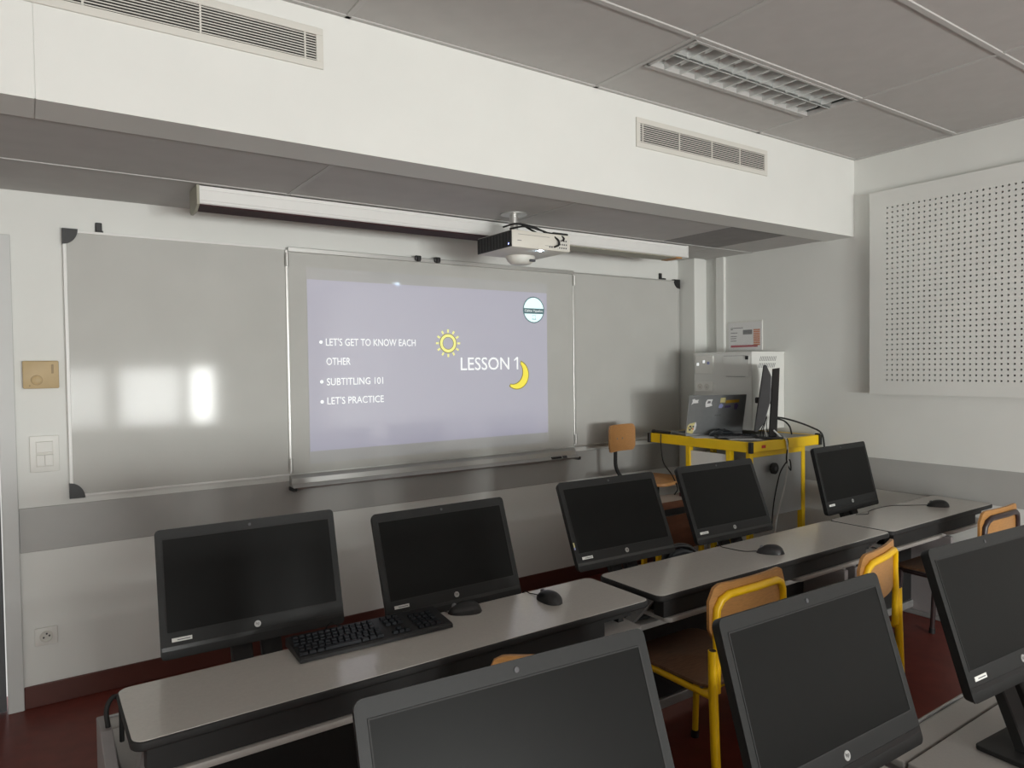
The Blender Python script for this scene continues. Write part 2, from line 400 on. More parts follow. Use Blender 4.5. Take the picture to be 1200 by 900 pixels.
# ------------------------------------------------------------------ whiteboard (triptych)
Z = lambda v: CAM_H + v
YF = YW - .022
t = thing('whiteboard', (2.19, YW, Z(0)), 'wide three-part whiteboard with silver frame across the front wall', 'whiteboard')
def loc(x): return x - 2.19
bx = [.163, 1.160, 1.172, 3.146, 3.158, 4.214]; zt, zb = .632, -.575
def panel(nm, x0, x1, z0, z1, yf, m=board_m): return MB().box(loc(x0), loc(x1), yf - YW, -.001, z0, z1, .001, 1).build(nm, m, t)
panel('left_wing', bx[0], bx[1], zb, zt, YF); panel('centre_panel', bx[2], bx[3], zb, zt, YF); panel('right_wing', bx[4], bx[5], zb, zt, YF)
yf = YF - YW
MB().box(loc(bx[0] - .008), loc(bx[0] + .006), yf - .006, -.001, zb, zt, .002).build('left_edge_strip', aluwhite_m, t)
MB().box(loc(bx[0]), loc(bx[1]), yf - .006, -.001, zt - .003, zt + .008, .002).build('top_edge_strip', aluwhite_m, t)
MB().box(loc(bx[0]), loc(bx[1]), yf - .006, -.001, zb - .008, zb + .003, .002).build('bottom_edge_strip', aluwhite_m, t)
MB().box(loc(bx[4]), loc(bx[5]), yf - .006, -.001, zt - .003, zt + .006, .002).build('top_edge_strip', alu_m, t)
MB().box(loc(bx[4]), loc(bx[5]), yf - .006, -.001, zb - .006, zb + .003, .002).build('bottom_edge_strip', alu_m, t)
MB().box(loc(bx[5] - .004), loc(bx[5] + .004), yf - .006, -.001, zb, zt, .002).build('right_edge_strip', alu_m, t)
MB().box(loc(bx[2]), loc(bx[3]), yf - .018, -.001, zt - .012, zt + .014, .003).build('top_rail', alu_m, t)
for i in (1, 3):
    xm = (bx[i] + bx[i + 1]) / 2
    MB().box(loc(xm - .0075), loc(xm + .0075), yf - .008, -.001, zb, zt, .003).build('hinge_strip', alu_m, t)
    for zz in (zt - .055, zb + .05):
        MB().cyl((loc(xm), yf - .012, zz - .035), (loc(xm), yf - .012, zz + .035), .010, 12).build('hinge', alu_m, t, 40)
def corner(x, z, sx, sz):
    s = .062; pts = [(0, 0), (s, 0)] + [(s * math.cos(R(a)) , s * math.sin(R(a))) for a in range(10, 90, 10)] + [(0, s)]
    pts = [(loc(x) + sx * (p[0] - .01), z + sz * (p[1] * 1.15 - .014)) for p in pts]
    MB().prism(pts, yf - .010, -.001, 'Y').build('corner_cap', black_m, t)
corner(bx[0], zt, 1, -1); corner(bx[0], zb, 1, 1); corner(bx[5], zt, -1, -1)
for x, s in ((.30, 0), (4.03, 1)):
    MB().box(loc(x - .014), loc(x + .014), -.014, -.001, zt + .005, zt + .055, .004).box(loc(x - .014), loc(x + (.05 if s else .018)), -.02, -.001, zt + .004, zt + .018, .003).build('mounting_hook', black_m, t)
for x in (1.94, 2.07):
    MB().box(loc(x - .02), loc(x + .02), yf - .035, yf - .016, zt - .006, zt + .024, .006).cyl((loc(x), yf - .036, zt - .012), (loc(x), yf - .036, zt + .012), .012, 12).build('rail_clip', black_m, t, 40)
tr_ = MB().prism([(-.002, -.585), (-.002, -.645), (yf - .05, -.655), (yf - .056, -.645), (yf - .02, -.628), (yf - .02, -.600), (yf, -.585)], loc(1.165), loc(3.145), 'X').build('pen_tray', alu_m, t)
for x in (1.172, 3.15): MB().box(loc(x - .012), loc(x + .012), yf - .055, -.002, -.665, -.644, .003).build('tray_end_cap', black_m, t)
# marker on the tray
mk = MB().cyl((-.055, 0, 0), (.03, 0, 0), .009, 12).build('whiteboard_marker', black_m, None, 40, loc=(2.97, YF - .042, Z(-.637)))
tag(mk, 'black marker pen lying at the right end of the whiteboard tray', 'marker')
MB().cyl((.03, 0, 0), (.072, 0, 0), .0095, 12).build('cap', ink_m, mk, 40)
MB().cyl((.027, 0, 0), (.032, 0, 0), .0097, 12).build('white_band', white_m, mk, 40)

# ------------------------------------------------------------------ projected slide
YS = YF - .0015
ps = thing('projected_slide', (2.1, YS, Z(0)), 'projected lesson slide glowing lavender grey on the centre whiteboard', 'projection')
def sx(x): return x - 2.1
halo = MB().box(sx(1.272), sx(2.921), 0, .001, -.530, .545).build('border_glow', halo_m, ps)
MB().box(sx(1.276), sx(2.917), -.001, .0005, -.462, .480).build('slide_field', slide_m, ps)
ty = -.0022
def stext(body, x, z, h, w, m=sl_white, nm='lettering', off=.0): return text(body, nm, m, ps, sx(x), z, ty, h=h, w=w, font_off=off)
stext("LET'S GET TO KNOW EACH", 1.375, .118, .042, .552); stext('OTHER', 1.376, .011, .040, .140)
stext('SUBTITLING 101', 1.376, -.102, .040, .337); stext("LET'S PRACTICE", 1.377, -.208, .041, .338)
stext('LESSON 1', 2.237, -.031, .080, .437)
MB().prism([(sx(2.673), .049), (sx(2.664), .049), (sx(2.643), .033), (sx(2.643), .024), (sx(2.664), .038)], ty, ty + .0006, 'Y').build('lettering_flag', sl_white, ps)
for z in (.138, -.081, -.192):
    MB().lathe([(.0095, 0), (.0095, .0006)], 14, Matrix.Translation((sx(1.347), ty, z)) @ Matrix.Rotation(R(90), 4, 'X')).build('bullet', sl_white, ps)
def disc_ring(r0, r1, cx, cz, y, nm, m, k=36):
    b = bmesh.new(); A = [b.verts.new((cx + r0 * math.cos(2 * PI * i / k), y, cz + r0 * math.sin(2 * PI * i / k))) for i in range(k)]
    B = [b.verts.new((cx + r1 * math.cos(2 * PI * i / k), y, cz + r1 * math.sin(2 * PI * i / k))) for i in range(k)]
    for i in range(k): b.faces.new((A[i], A[(i + 1) % k], B[(i + 1) % k], B[i]))
    m_ = MB(); m_.add(b); return m_.build(nm, m, ps)
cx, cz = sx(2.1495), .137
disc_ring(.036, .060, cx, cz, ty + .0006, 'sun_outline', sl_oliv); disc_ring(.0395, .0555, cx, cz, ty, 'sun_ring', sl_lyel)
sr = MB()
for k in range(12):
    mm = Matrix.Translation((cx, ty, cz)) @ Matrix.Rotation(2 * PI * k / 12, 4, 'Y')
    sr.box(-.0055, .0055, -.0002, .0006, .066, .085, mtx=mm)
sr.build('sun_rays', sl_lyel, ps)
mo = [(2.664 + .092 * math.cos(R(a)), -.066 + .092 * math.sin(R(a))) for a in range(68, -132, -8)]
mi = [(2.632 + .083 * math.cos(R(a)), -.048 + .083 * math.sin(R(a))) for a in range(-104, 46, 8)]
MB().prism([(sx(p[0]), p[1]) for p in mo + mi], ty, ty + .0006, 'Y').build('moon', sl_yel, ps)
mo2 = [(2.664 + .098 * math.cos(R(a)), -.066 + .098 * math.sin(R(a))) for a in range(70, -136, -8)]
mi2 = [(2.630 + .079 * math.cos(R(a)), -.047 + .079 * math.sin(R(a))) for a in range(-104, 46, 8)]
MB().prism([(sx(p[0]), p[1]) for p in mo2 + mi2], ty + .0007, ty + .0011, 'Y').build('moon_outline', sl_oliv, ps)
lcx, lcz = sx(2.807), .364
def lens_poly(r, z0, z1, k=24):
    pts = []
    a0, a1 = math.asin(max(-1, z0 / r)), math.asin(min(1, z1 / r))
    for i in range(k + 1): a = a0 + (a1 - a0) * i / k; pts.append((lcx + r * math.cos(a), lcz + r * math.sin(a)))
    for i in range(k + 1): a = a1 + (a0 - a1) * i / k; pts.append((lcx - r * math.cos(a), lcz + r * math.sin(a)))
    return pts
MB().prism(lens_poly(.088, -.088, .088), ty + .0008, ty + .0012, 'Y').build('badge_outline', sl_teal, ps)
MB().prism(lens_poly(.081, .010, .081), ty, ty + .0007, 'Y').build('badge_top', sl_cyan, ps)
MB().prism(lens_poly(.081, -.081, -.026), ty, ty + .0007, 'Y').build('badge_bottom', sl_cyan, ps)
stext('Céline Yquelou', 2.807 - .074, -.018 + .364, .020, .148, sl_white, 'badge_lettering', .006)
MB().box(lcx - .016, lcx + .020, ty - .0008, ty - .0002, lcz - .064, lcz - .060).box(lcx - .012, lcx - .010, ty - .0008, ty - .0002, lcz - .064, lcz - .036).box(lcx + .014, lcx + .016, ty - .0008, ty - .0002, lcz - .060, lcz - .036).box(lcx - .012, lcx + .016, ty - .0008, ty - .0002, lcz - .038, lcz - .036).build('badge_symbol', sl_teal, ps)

# ------------------------------------------------------------------ roll-up projection screen casing under the low ceiling
t = thing('projection_screen', (2.19, 3.34, LOWZ), 'long white roll-up screen casing under the low ceiling above the whiteboard', 'projection screen')
MB().prism([(-.05, -.006), (.10, -.006), (.10, -.084), (-.046, -.084), (-.052, -.080), (-.052, -.070), (-.049, -.066), (-.049, -.024), (-.045, -.020)], -1.55, 1.54, 'X').build('casing', aluwhite_m, t)
MB().prism([(-.053, -.004), (.104, -.004), (.104, -.098), (.085, -.112), (.0, -.112), (-.054, -.088)], -1.562, -1.55, 'X', .002).build('end_cap', capb_m, t)
MB().prism([(-.052, -.004), (.104, -.004), (.104, -.088), (-.053, -.086)], 1.54, 1.552, 'X', .002).build('end_cap', aluwhite_m, t)
MB().box(-1.548, .22, -.044, .095, -.090, -.083).build('fabric_slot', slot_m, t)
MB().box(.221, 1.44, -.040, .095, -.090, -.083).build('slot_cover', capb_m, t)
MB().box(1.442, 1.50, -.040, .095, -.093, -.083).build('end_block', wood_m, t)

# ------------------------------------------------------------------ projector
px0, px1, py0, py1, pz0, pz1 = 2.025, 2.40, 2.92, 3.25, CAM_H + .592, CAM_H + .680
pc = Vector(((px0 + px1) / 2, (py0 + py1) / 2, pz0))
t = thing('projector', pc, 'cream short-throw projector hanging from the low ceiling before the whiteboard', 'projector')
hw, hd_, ph = (px1 - px0) / 2, (py1 - py0) / 2, pz1 - pz0
body = MB().box(-hw, hw, -hd_, hd_, 0, ph, .006).build('body', cream_m, t, 40)
g = MB().box(-hw - .002, -hw + .004, -hd_ + .004, hd_ - .004, .003, ph - .004, .001, 1).build('vent_grille', black_m, body)
p = None
for k in range(11):
    y = -hd_ + .02 + k * (2 * hd_ - .04) / 10
    if p is None: p = MB().box(-hw - .004, -hw - .001, -.004, .004, .008, ph - .009, .001, 1).build('vent_fin', matblack_m, body)
    o = p if k == 0 else share(p, body)
    o.location = (0, y, 0)
MB().box(-hw - .004, -hw - .002, -hd_ + .02, -hd_ + .03, .014, .022).build('status_light', led_m, body)
po = MB().box(.10, .178, -hd_ - .0015, -hd_ + .002, .006, .075, .001, 1).build('port_panel', cream2_m, body)
pr = MB()
for r_, (zz, xs_) in enumerate(((.055, (.125, .145, .158)), (.036, (.118, .133, .146, .160)), (.018, (.05, .064, .115, .130, .144, .158)))):
    for x in xs_: pr.box(x - .004, x + .004, -hd_ - .0025, -hd_ - .0005, zz - .004, zz + .004, .001, 1)
pr.build('ports', ink_m, body)
MB().box(-.15, .05, -hd_ - .0012, -hd_ + .001, .066, .0675).box(.02, .07, -hd_ - .0012, -hd_ + .001, .022, .0235).box(-.155, -.13, -hd_ - .0012, -hd_ + .001, .034, .037).build('seams_and_mark', greyp_m, body)
MB().lathe([(.105, 0), (.105, .006), (.07, .012), (.05, .014)], 28, Matrix.Translation((-.06, 0, ph))).build('mount_base', alu_m, t, 40)
MB().cyl((-.06, 0, ph), (-.06, 0, LOWZ - pc.z), .022, 18).lathe([(.07, LOWZ - pc.z - .006), (.07, LOWZ - pc.z - .001)], 28, Matrix.Translation((-.06, 0, 0))).build('mount_pole', alu_m, t, 40)
dm = MB().lathe([(.030, -.046), (.048, -.042), (.062, -.028), (.070, -.008), (.070, .001)], 30, Matrix.Translation((.04, .085, 0)) @ Matrix.Scale(1.2, 4, (1, 0, 0))).build('sensor_dome', cream_m, t, 50)
MB().box(.055, .090, .012, .026, -.034, -.021, .003).build('sensor_window', ink_m, dm)
ln = MB().lathe([(.002, -.0062), (.006, -.005), (.0085, -.002), (.009, 0)], 20, Matrix.Translation((2.222 - pc.x, 2.945 - pc.y, 0))).build('lens', lens_m, t)
for i, pts in enumerate([[(-.1, -.02, .12), (-.06, -.09, .125), (.02, -.12, .11), (.07, -.15, .085), (.10, -.175, .055), (.10, -.178, .03), (.075, -.174, .018)],
                         [(-.13, .0, .13), (-.09, -.07, .14), (0, -.1, .125), (.08, -.12, .095), (.12, -.15, .09), (.14, -.17, .07), (.13, -.176, .055)],
                         [(-.02, .0, .16), (.02, -.05, .12), (.06, -.08, .095), (.10, -.10, .092), (.15, -.12, .092)]]):
    MB().tube(spline(pts), .005, 8).build('cable', matblack_m, t, 60)
MB().box(.08, .18, -.16, -.11, .088, .099, .004).box(.06, .10, -.12, -.07, .088, .105, .004).build('cable_plug', matblack_m, t)

# ------------------------------------------------------------------ fittings on the front wall, left of the board
t = thing('thermostat', (.058, YW, Z(-.018)), 'aged beige thermostat with round dial on the wall left of whiteboard', 'thermostat')
MB().prism(rrect(-.068, .068, -.062, .062, .006), -.028, -.001, 'Y', .004).build('housing', thermo_m, t, 40)
MB().lathe([(.021, 0), (.021, .005), (.018, .007)], 28, Matrix.Translation((-.016, -.027, -.024)) @ Matrix.Rotation(R(90), 4, 'X')).build('dial', thermo_m, t, 40)
disc = MB().lathe([(.0225, 0), (.0225, .0012)], 28, Matrix.Translation((-.016, -.028, -.024)) @ Matrix.Rotation(R(90), 4, 'X')).build('dial_ring', thermo2_m, t, 40)
MB().box(.040, .048, -.0295, -.027, .005, .046, .001, 1).build('slider_slot', thermo2_m, t)
MB().box(-.045, -.04, -.0295, -.027, -.052, -.046).build('pilot_window', thermo2_m, t)

t = thing('light_switch', (.063, YW, Z(-.376)), 'white light switch plate with three rockers below the thermostat', 'light switch')
MB().prism(rrect(-.056, .056, -.082, .082, .006), -.010, -.001, 'Y', .003).build('plate', white_m, t, 40)
for q in ((-.031, .031, .006, .056), (-.031, -.001, -.056, -.004), (.001, .031, -.056, -.004)):
    MB().prism([(-.011, q[2]), (-.011, q[3]), (-.017, q[3] - .002), (-.0135, q[2] + .002)], q[0], q[1], 'X', .0012, 1).build('rocker', white_m, t)
MB().box(-.033, .033, -.0112, -.009, -.058, .058).build('recess', cream2_m, t)

t = thing('wall_socket', (.048, YW, Z(-1.205)), 'white wall power socket low on the wall by the door', 'socket')
MB().prism(rrect(-.044, .044, -.040, .040, .006), -.012, -.001, 'Y', .003).build('plate', white_m, t, 40)
MB().lathe([(.026, 0), (.026, .004), (.022, .0045), (.020, .001)], 28, Matrix.Translation((0, -.0115, 0)) @ Matrix.Rotation(R(90), 4, 'X')).build('socket_ring', cream2_m, t, 40)
for x, z in ((-.010, -.004), (.012, .002), (.002, .012)):
    MB().cyl((x, -.0175, z), (x, -.0115, z), .0038, 12).build('pin_hole', ink_m, t)

# ------------------------------------------------------------------ perforated acoustic panel on the right wall
PY0, PY1, PZ0, PZ1 = 1.165, 2.363, Z(-.209), Z(1.033)
t = thing('acoustic_panel', (XR, (PY0 + PY1) / 2, (PZ0 + PZ1) / 2), 'large white perforated acoustic panel on the right wall', 'acoustic panel')
PX = -.055; pit = .0308; nC, nR = 34, 35; r_h = .0062
yc = lambda v: v - (PY0 + PY1) / 2
zc_ = lambda v: v - (PZ0 + PZ1) / 2
fs = bmesh.new(); cache = {}
def V(y, z):
    k = (round(y, 5), round(z, 5))
    if k not in cache: cache[k] = fs.verts.new((PX, y, z))
    return cache[k]
gy1 = yc(2.255) + pit / 2; gy0 = gy1 - nC * pit; gz0 = zc_(Z(-.122)) - pit / 2; gz1 = gz0 + nR * pit
hole_q = []
for i in range(nC):
    for j in range(nR):
        y0 = gy0 + i * pit; z0 = gz0 + j * pit; cy, cz2 = y0 + pit / 2, z0 + pit / 2
        sq = [V(y0, z0), V(cy, z0), V(y0 + pit, z0), V(y0 + pit, cz2), V(y0 + pit, z0 + pit), V(cy, z0 + pit), V(y0, z0 + pit), V(y0, cz2)]
        ci = [fs.verts.new((PX, cy + r_h * math.cos(R(225 + 45 * k)), cz2 + r_h * math.sin(R(225 + 45 * k)))) for k in range(8)]
        cb = [fs.verts.new((PX + .012, v.co.y, v.co.z)) for v in ci]
        for k in range(8):
            fs.faces.new((sq[k], sq[(k + 1) % 8], ci[(k + 1) % 8], ci[k])); fs.faces.new((ci[k], ci[(k + 1) % 8], cb[(k + 1) % 8], cb[k]))
m_ = MB(); me = bpy.data.meshes.new('t'); fs.to_mesh(me); fs.free(); m_.bm.from_mesh(me)
hy, hz = (PY1 - PY0) / 2, (PZ1 - PZ0) / 2
m_.box(PX, PX + .002, -hy, gy0, -hz, hz).box(PX, PX + .002, gy1, hy, -hz, hz).box(PX, PX + .002, gy0, gy1, -hz, gz0).box(PX, PX + .002, gy0, gy1, gz1, hz)
m_.build('perforated_face', white2_m if 'white2_m' in globals() else wall_m, t)
MB().box(PX + .012, PX + .014, -hy, hy, -hz, hz).build('backing', dark_m, t)
e = MB()
for q in ((-hy, -hy + .012, -hz, hz), (hy - .012, hy, -hz, hz), (-hy + .012, hy - .012, -hz, -hz + .012), (-hy + .012, hy - .012, hz - .012, hz)): e.box(PX + .0005, -.001, q[0], q[1], q[2], q[3])
e.build('edge_frame', wall_m, t)

# ------------------------------------------------------------------ all-in-one computers
AW, AH = .528, .362
aio_mesh = {}
def aio_parts():
    """panel-local: x right, z up from bottom-front centre, y away from the viewer"""
    h = AW / 2
    b = bmesh.new(); secs = [(0, 0, .014), (.012, -.001, .015), (.024, -.004, .016), (.050, -.05, .03), (.062, -.10, .04)]; rings = []
    for y, ins, rr in secs:
        i2 = -ins
        rings.append([b.verts.new((p[0], y, p[1])) for p in rrect(-h + i2, h - i2, i2 * 1.1, AH - i2 * .8, rr)])
    n_ = len(rings[0])
    for q in range(len(rings) - 1):
        for k in range(n_): b.faces.new((rings[q][k], rings[q][(k + 1) % n_], rings[q + 1][(k + 1) % n_], rings[q + 1][k]))
    b.faces.new(rings[0][::-1]); b.faces.new(rings[-1])
    m_ = MB(); m_.add(b); body = m_.build('body', mon_m, None, 35)
    s0, s1, t0, t1 = -h + .020, h - .020, .072, AH - .030
    rim = MB()
    for q in ((s0 - .0025, s1 + .0025, t1, t1 + .0025), (s0 - .0025, s1 + .0025, t0 - .0025, t0), (s0 - .0025, s0, t0, t1), (s1, s1 + .0035, t0, t1)): rim.box(q[0], q[1], -.0014, .002, q[2], q[3])
    rim = rim.build('screen_rim', matblack_m)
    sc = MB().box(s0, s1, -.0005, .003, t0, t1).build('screen', screen_m)
    ch = MB().prism([(-.0008, .034), (.004, .034), (.004, .002), (.0015, .0015)], -h + .004, h - .004, 'X').build('chin', chin_m)
    wc = MB().lathe([(.0045, 0), (.0045, .0014), (.003, .0016)], 14, Matrix.Translation((0, 0, AH - .015)) @ Matrix.Rotation(R(90), 4, 'X')).build('webcam', ink_m)
    lg = MB().lathe([(.0095, 0), (.0095, .0016)], 22, Matrix.Translation((0, 0, .050)) @ Matrix.Rotation(R(90), 4, 'X')).build('logo_badge', silver_m, None, 40)
    tx = text('hp', 'logo_lettering', chin_m, None, 0, .0455, -.0021, h=.0105, w=.0105, align='C')
    st = MB().box(-h + .030, -h + .083, -.0012, .001, .045, .0555).build('name_sticker', stick_m)
    sk = MB().box(-h + .044, -h + .078, -.0016, -.0010, .0485, .0510).build('sticker_print', greyp_m)
    return [body, sc, rim, ch, wc, lg, tx, st, sk]
first_aio = [None]
def stand_parts(drop):
    base = MB().prism(rrect(-.125, .125, -.115, .115, .012, 4), .0005, .013, 'Z', .003).build('stand_base', matblack_m)
    return base
def aio(cx, cyb, zb_, yaw, tilt, shelf, label, sticker=True, plug=None):
    """cyb, zb_: bottom-front centre of the panel (world)"""
    ya, ti = R(yaw), R(tilt)
    org = Vector((cx, cyb, shelf)) - Matrix.Rotation(ya, 3, 'Z') @ Vector((0, .045, 0))
    t = thing('all_in_one_computer', org, label, 'computer', ya, 'all-in-one computers on the student desks')
    if first_aio[0] is None:
        first_aio[0] = aio_parts() + [stand_parts(0)]
        src = first_aio[0]; objs = src
    else:
        objs = [o.copy() for o in first_aio[0]]
        for o in objs: C.objects.link(o)
    body, rest, base = objs[0], objs[1:-1], objs[-1]
    body.parent = t; body.location = (0, .045, zb_ - shelf); body.rotation_euler = (-ti, 0, 0)
    for o in rest: o.parent = body
    if not sticker:
        for o in rest[-2:]: bpy.data.objects.remove(o)
    base.parent = t
    # forked neck, from the base up to the panel back
    bz = zb_ - shelf
    top = Vector((0, .045 + .058 * math.cos(ti) + math.sin(ti) * .20, bz + math.cos(ti) * .20 - .058 * math.sin(ti)))
    k = MB()
    y0, z0, y1, z1 = .03, .013, top.y, top.z
    for sx_ in (-1, 1):
        k.prism([(y0 - .016, z0), (y0 + .016, z0), (y1 + .016, z1), (y1 - .010, z1)], min(sx_ * .073, sx_ * .013), max(sx_ * .073, sx_ * .013), 'X', .003, 1)
    k.prism([(y1 - .045, z1 - .06), (y1 + .018, z1 - .06), (y1 + .018, z1 + .03), (y1 - .02, z1 + .03)], -.073, .073, 'X')
    k.build('stand_neck', matblack_m, t)
    return t
SH = .525                                        # monitor shelf height
DY = -1.36
aio(.555, 2.154, .704, -2.1, 15.8, SH, 'black all-in-one computer at the left end of the front desk row, behind the keyboard')
aio(1.208, 2.088, .682, -.1, 20.0, SH, 'black all-in-one computer on front row, second from left, behind two mice')
m3 = aio(2.031, 2.104, .702, -2.1, 23.0, SH, 'black all-in-one computer with a tiny yellow sticker on its left edge')
for nm, m_, a, b in (('yellow_sticker', stk_y, .098, .116), ('blue_sticker', stk_b, .088, .097)):
    o = MB().box(-AW / 2 + .003, -AW / 2 + .0085, -.0014, .001, a, b).build(nm, m_, m3.children[0])
aio(2.718, 2.100, .701, -1.5, 21.6, SH, 'black all-in-one computer in front of the yellow teacher bench')
aio(3.721, 2.104, .702, 1.3, 13.8, SH, 'black all-in-one computer at the right end of front row by the right wall')
aio(.620, .790, .711, -4.4, 20.4, SH, 'large greyish-lit computer screen cut by the bottom edge of the photo', False)
aio(1.313, .744, .694, -1.7, 17.2, SH, 'computer in near row standing just right of the first yellow chair', False)
aio(2.088, .720, .703, -4.0, 18.0, SH, 'computer at the right edge of the photo with its black stand visible')

# ------------------------------------------------------------------ student desks: raised narrow top, keyboard trays, monitor shelf behind
def desk(x0, x1, dy, label, front=1.684, back=2.005, seats=2, outer=False):
    xc = (x0 + x1) / 2; hw = (x1 - x0) / 2
    t = thing('student_desk', (xc, 2.0 + dy, 0), label, 'desk', 0, 'two-level computer desks')
    f, b = front - 2.0, back - 2.0
    MB().prism(rrect(-hw, hw, f, b, .03), .697, .7195, 'Z', .006, 3).build('edge_band', matblack_m, t, 40)
    MB().prism(rrect(-hw + .004, hw - .004, f + .004, b - .004, .027), .7185, .7205, 'Z', .0006, 1).build('desk_top', desk_m, t, 40)
    MB().box(-hw + .03, hw - .20, f + .012, f + .06, .638, .697, .002).box(-hw + .06, hw - .06, f + .04, b - .02, .668, .697).build('apron', matblack_m, t)
    # keyboard trays
    wseat = 2 * hw / seats
    for k in range(seats):
        a = -hw + k * wseat + .045; c = a + wseat - .075
        MB().prism(rrect(a, c, f + .004, b - .04, .025), .617, .635, 'Z', .004, 2).build('keyboard_tray', tray_m, t, 40)
        for xx in (a + .035, c - .035): MB().box(xx - .012, xx + .012, f + .08, b - .06, .635, .668).build('tray_runner', matblack_m, t)
    # monitor shelf and rear strip
    MB().box(-hw + .005, hw - .005, -.09, .225, SH - .022, SH, .003).build('monitor_shelf', tray_m, t)
    MB().box(-hw + .005, hw - .005, .233, .305, SH - .022, SH - .002, .003).build('rear_strip', tray_m, t)
    MB().box(-hw + .005, hw - .005, .305, .312, SH - .03, SH + .004, .002).build('rear_edge', steel_m, t)
    MB().box(-hw + .05, hw - .05, .10, .116, .09, SH - .022).build('modesty_panel', matblack_m, t)
    MB().box(-hw + .04, hw - .04, .088, .118, .045, .088, .004).build('foot_rail', steel_m, t)
    for s in (-1, 1):
        xa = s * (hw - .04)
        MB().box(xa - .015, xa + .015, -.12, .30, .03, SH - .022, .004).build('side_panel', panel_m, t)
        if outer and s < 0: MB().prism([(-.15, .0), (.15, 0), (.15, .60), (.02, .615), (-.15, .56)], -hw - .034, -hw - .006, 'X', .003).build('end_panel', panel_m, t)
        MB().box(xa - .018, xa + .018, -.14, .31, 0, .03, .006).build('foot', steel_m, t)
        MB().prism([(f + .05, .697), (f + .10, .697), (-.06, SH), (-.10, SH)], xa - .010, xa + .010, 'X').box(xa - .010, xa + .010, -.11, -.09 , SH - .02, SH + .001).build('top_bracket', steel_m, t)
    return t
desk(.165, 1.722, 0, 'two-seat student desk carrying the keyboard and two mice, left end of front row', outer=True)
desk(1.764, 3.292, 0, 'two-seat student desk in the middle of front row, one mouse on it')
desk(3.304, 4.385, 0, 'short student desk against the right wall with a single mouse on it')
desk(.165, 1.722, DY, 'student desk of the near row under the two nearest left screens', 1.50, 1.88)
desk(1.764, 3.292, DY, 'student desk of the near row whose pale shelf shows at lower right', 1.50, 1.88)

# ------------------------------------------------------------------ keyboard on the front desk
t = thing('keyboard', (.824, 1.942, .7215), 'black full-size keyboard lying on the front desk left of the mice', 'keyboard', R(-1.8))
MB().prism([(-.073, .0005), (.073, .0005), (.073, .024), (.066, .027), (-.066, .014), (-.073, .010)], -.233, .233, 'X', .002).build('case', black_m, t)
ky = MB(); sl = math.atan2(.013, .132)
def key(x, y, w=.0155, d=.0155):
    z = .0135 + (y + .066) * math.tan(sl) + .0005
    k_ = bmesh.new(); bmesh.ops.create_cube(k_, size=1)
    for v in k_.verts:
        tp = v.co.z > 0
        v.co = Vector((x + v.co.x * (w - (.003 if tp else 0)), y + v.co.y * (d - (.003 if tp else 0)), z + (.0075 if tp else 0)))
    ky.add(k_)
rows = [-.052, -.033, -.014, .005, .024, .046]
for r_, y in enumerate(rows):
    if r_ == 0:
        for x, w in ((-.217, .022), (-.193, .020), (-.170, .020), (-.106, .104), (-.041, .020), (-.018, .020), (.004, .020)): key(x, y, w)
    else:
        x = -.221 + .004 * (r_ % 3)
        while x < .012: key(x, y); x += .0186
    if r_ in (3, 4, 5):
        for x in (.052, .071, .090): key(x, y)
    if r_ == 0:
        for x in (.052, .071, .090): key(x, y)
    if r_ == 1: key(.071, y)
    if r_ < 5:
        for x in (.135, .154, .173, .192): key(x, y, .016, .016 if x < .19 else .017)
ko = ky.build('keys', key_m, t); ko['kind'] = 'stuff'
MB().tube(spline([(-.05, .07, .02), (-.06, .11, .012), (-.08, .16, .003), (-.10, .20, -.10)]), .0022, 6).build('cord', matblack_m, t, 60)

# ------------------------------------------------------------------ mice
mouse_me = [None]
def mouse(x, y, ang, label, cord):
    """nose points along ang (degrees, 90 = towards the front wall)"""
    t = thing('computer_mouse', (x, y, .7207), label, 'mouse', R(ang - 90), 'black corded mice on the front desks')
    if mouse_me[0] is None:
        b = bmesh.new(); L, Wd = .056, .031; rings = []
        for k in range(15):
            u = -1 + 2 * k / 14; uu = max(-.999, min(.999, u))
            wv = Wd * (1 - abs(uu) ** 2.6) ** .5 * (1 - .10 * u); hv = .036 * (1 - abs(uu + .18 * (1 - uu * uu)) ** 2.4) ** .6 + .001
            rings.append([b.verts.new((wv * math.cos(a), u * L, max(0, hv * math.sin(a) ** .8 if math.sin(a) > 0 else 0))) for a in [PI * j / 12 for j in range(13)]])
        for q in range(14):
            for j in range(12): b.faces.new((rings[q][j], rings[q][j + 1], rings[q + 1][j + 1], rings[q + 1][j]))
            b.faces.new((rings[q][12], rings[q][0], rings[q + 1][0], rings[q + 1][12]))
        m_ = MB(); m_.add(b); sh = m_.build('shell', black_m, t, 60)
        w_ = MB().cyl((-.004, .034, .024), (.004, .034, .024), .008, 14).build('scroll_wheel', greyp_m, t, 40)
        sp_ = MB().box(-.0006, .0006, .01, .052, .0, .0262).build('button_gap', matblack_m, t)
        mouse_me[0] = [sh, w_]; bpy.data.objects.remove(sp_)
    else:
        for o in mouse_me[0]: share(o, t)
    inv = (Matrix.Translation(t.location) @ Matrix.Rotation(R(ang - 90), 4, 'Z')).inverted()
    pts = [Vector((0, .055, .006))] + [inv @ Vector(p) for p in cord]
    MB().tube(spline(pts), .0017, 6).build('cord', matblack_m, t, 60)
zt_ = .7225
mouse(1.152, 1.956, 158, 'black mouse lying beside the right end of the keyboard', [(1.07, 2.0, zt_ + .006), (1.04, 2.015, .70), (1.03, 2.05, .56)])
mouse(1.437, 1.880, 92, 'black mouse standing alone on the desk, second from left', [(1.43, 1.975, zt_), (1.42, 2.012, .715), (1.41, 2.04, .60)])
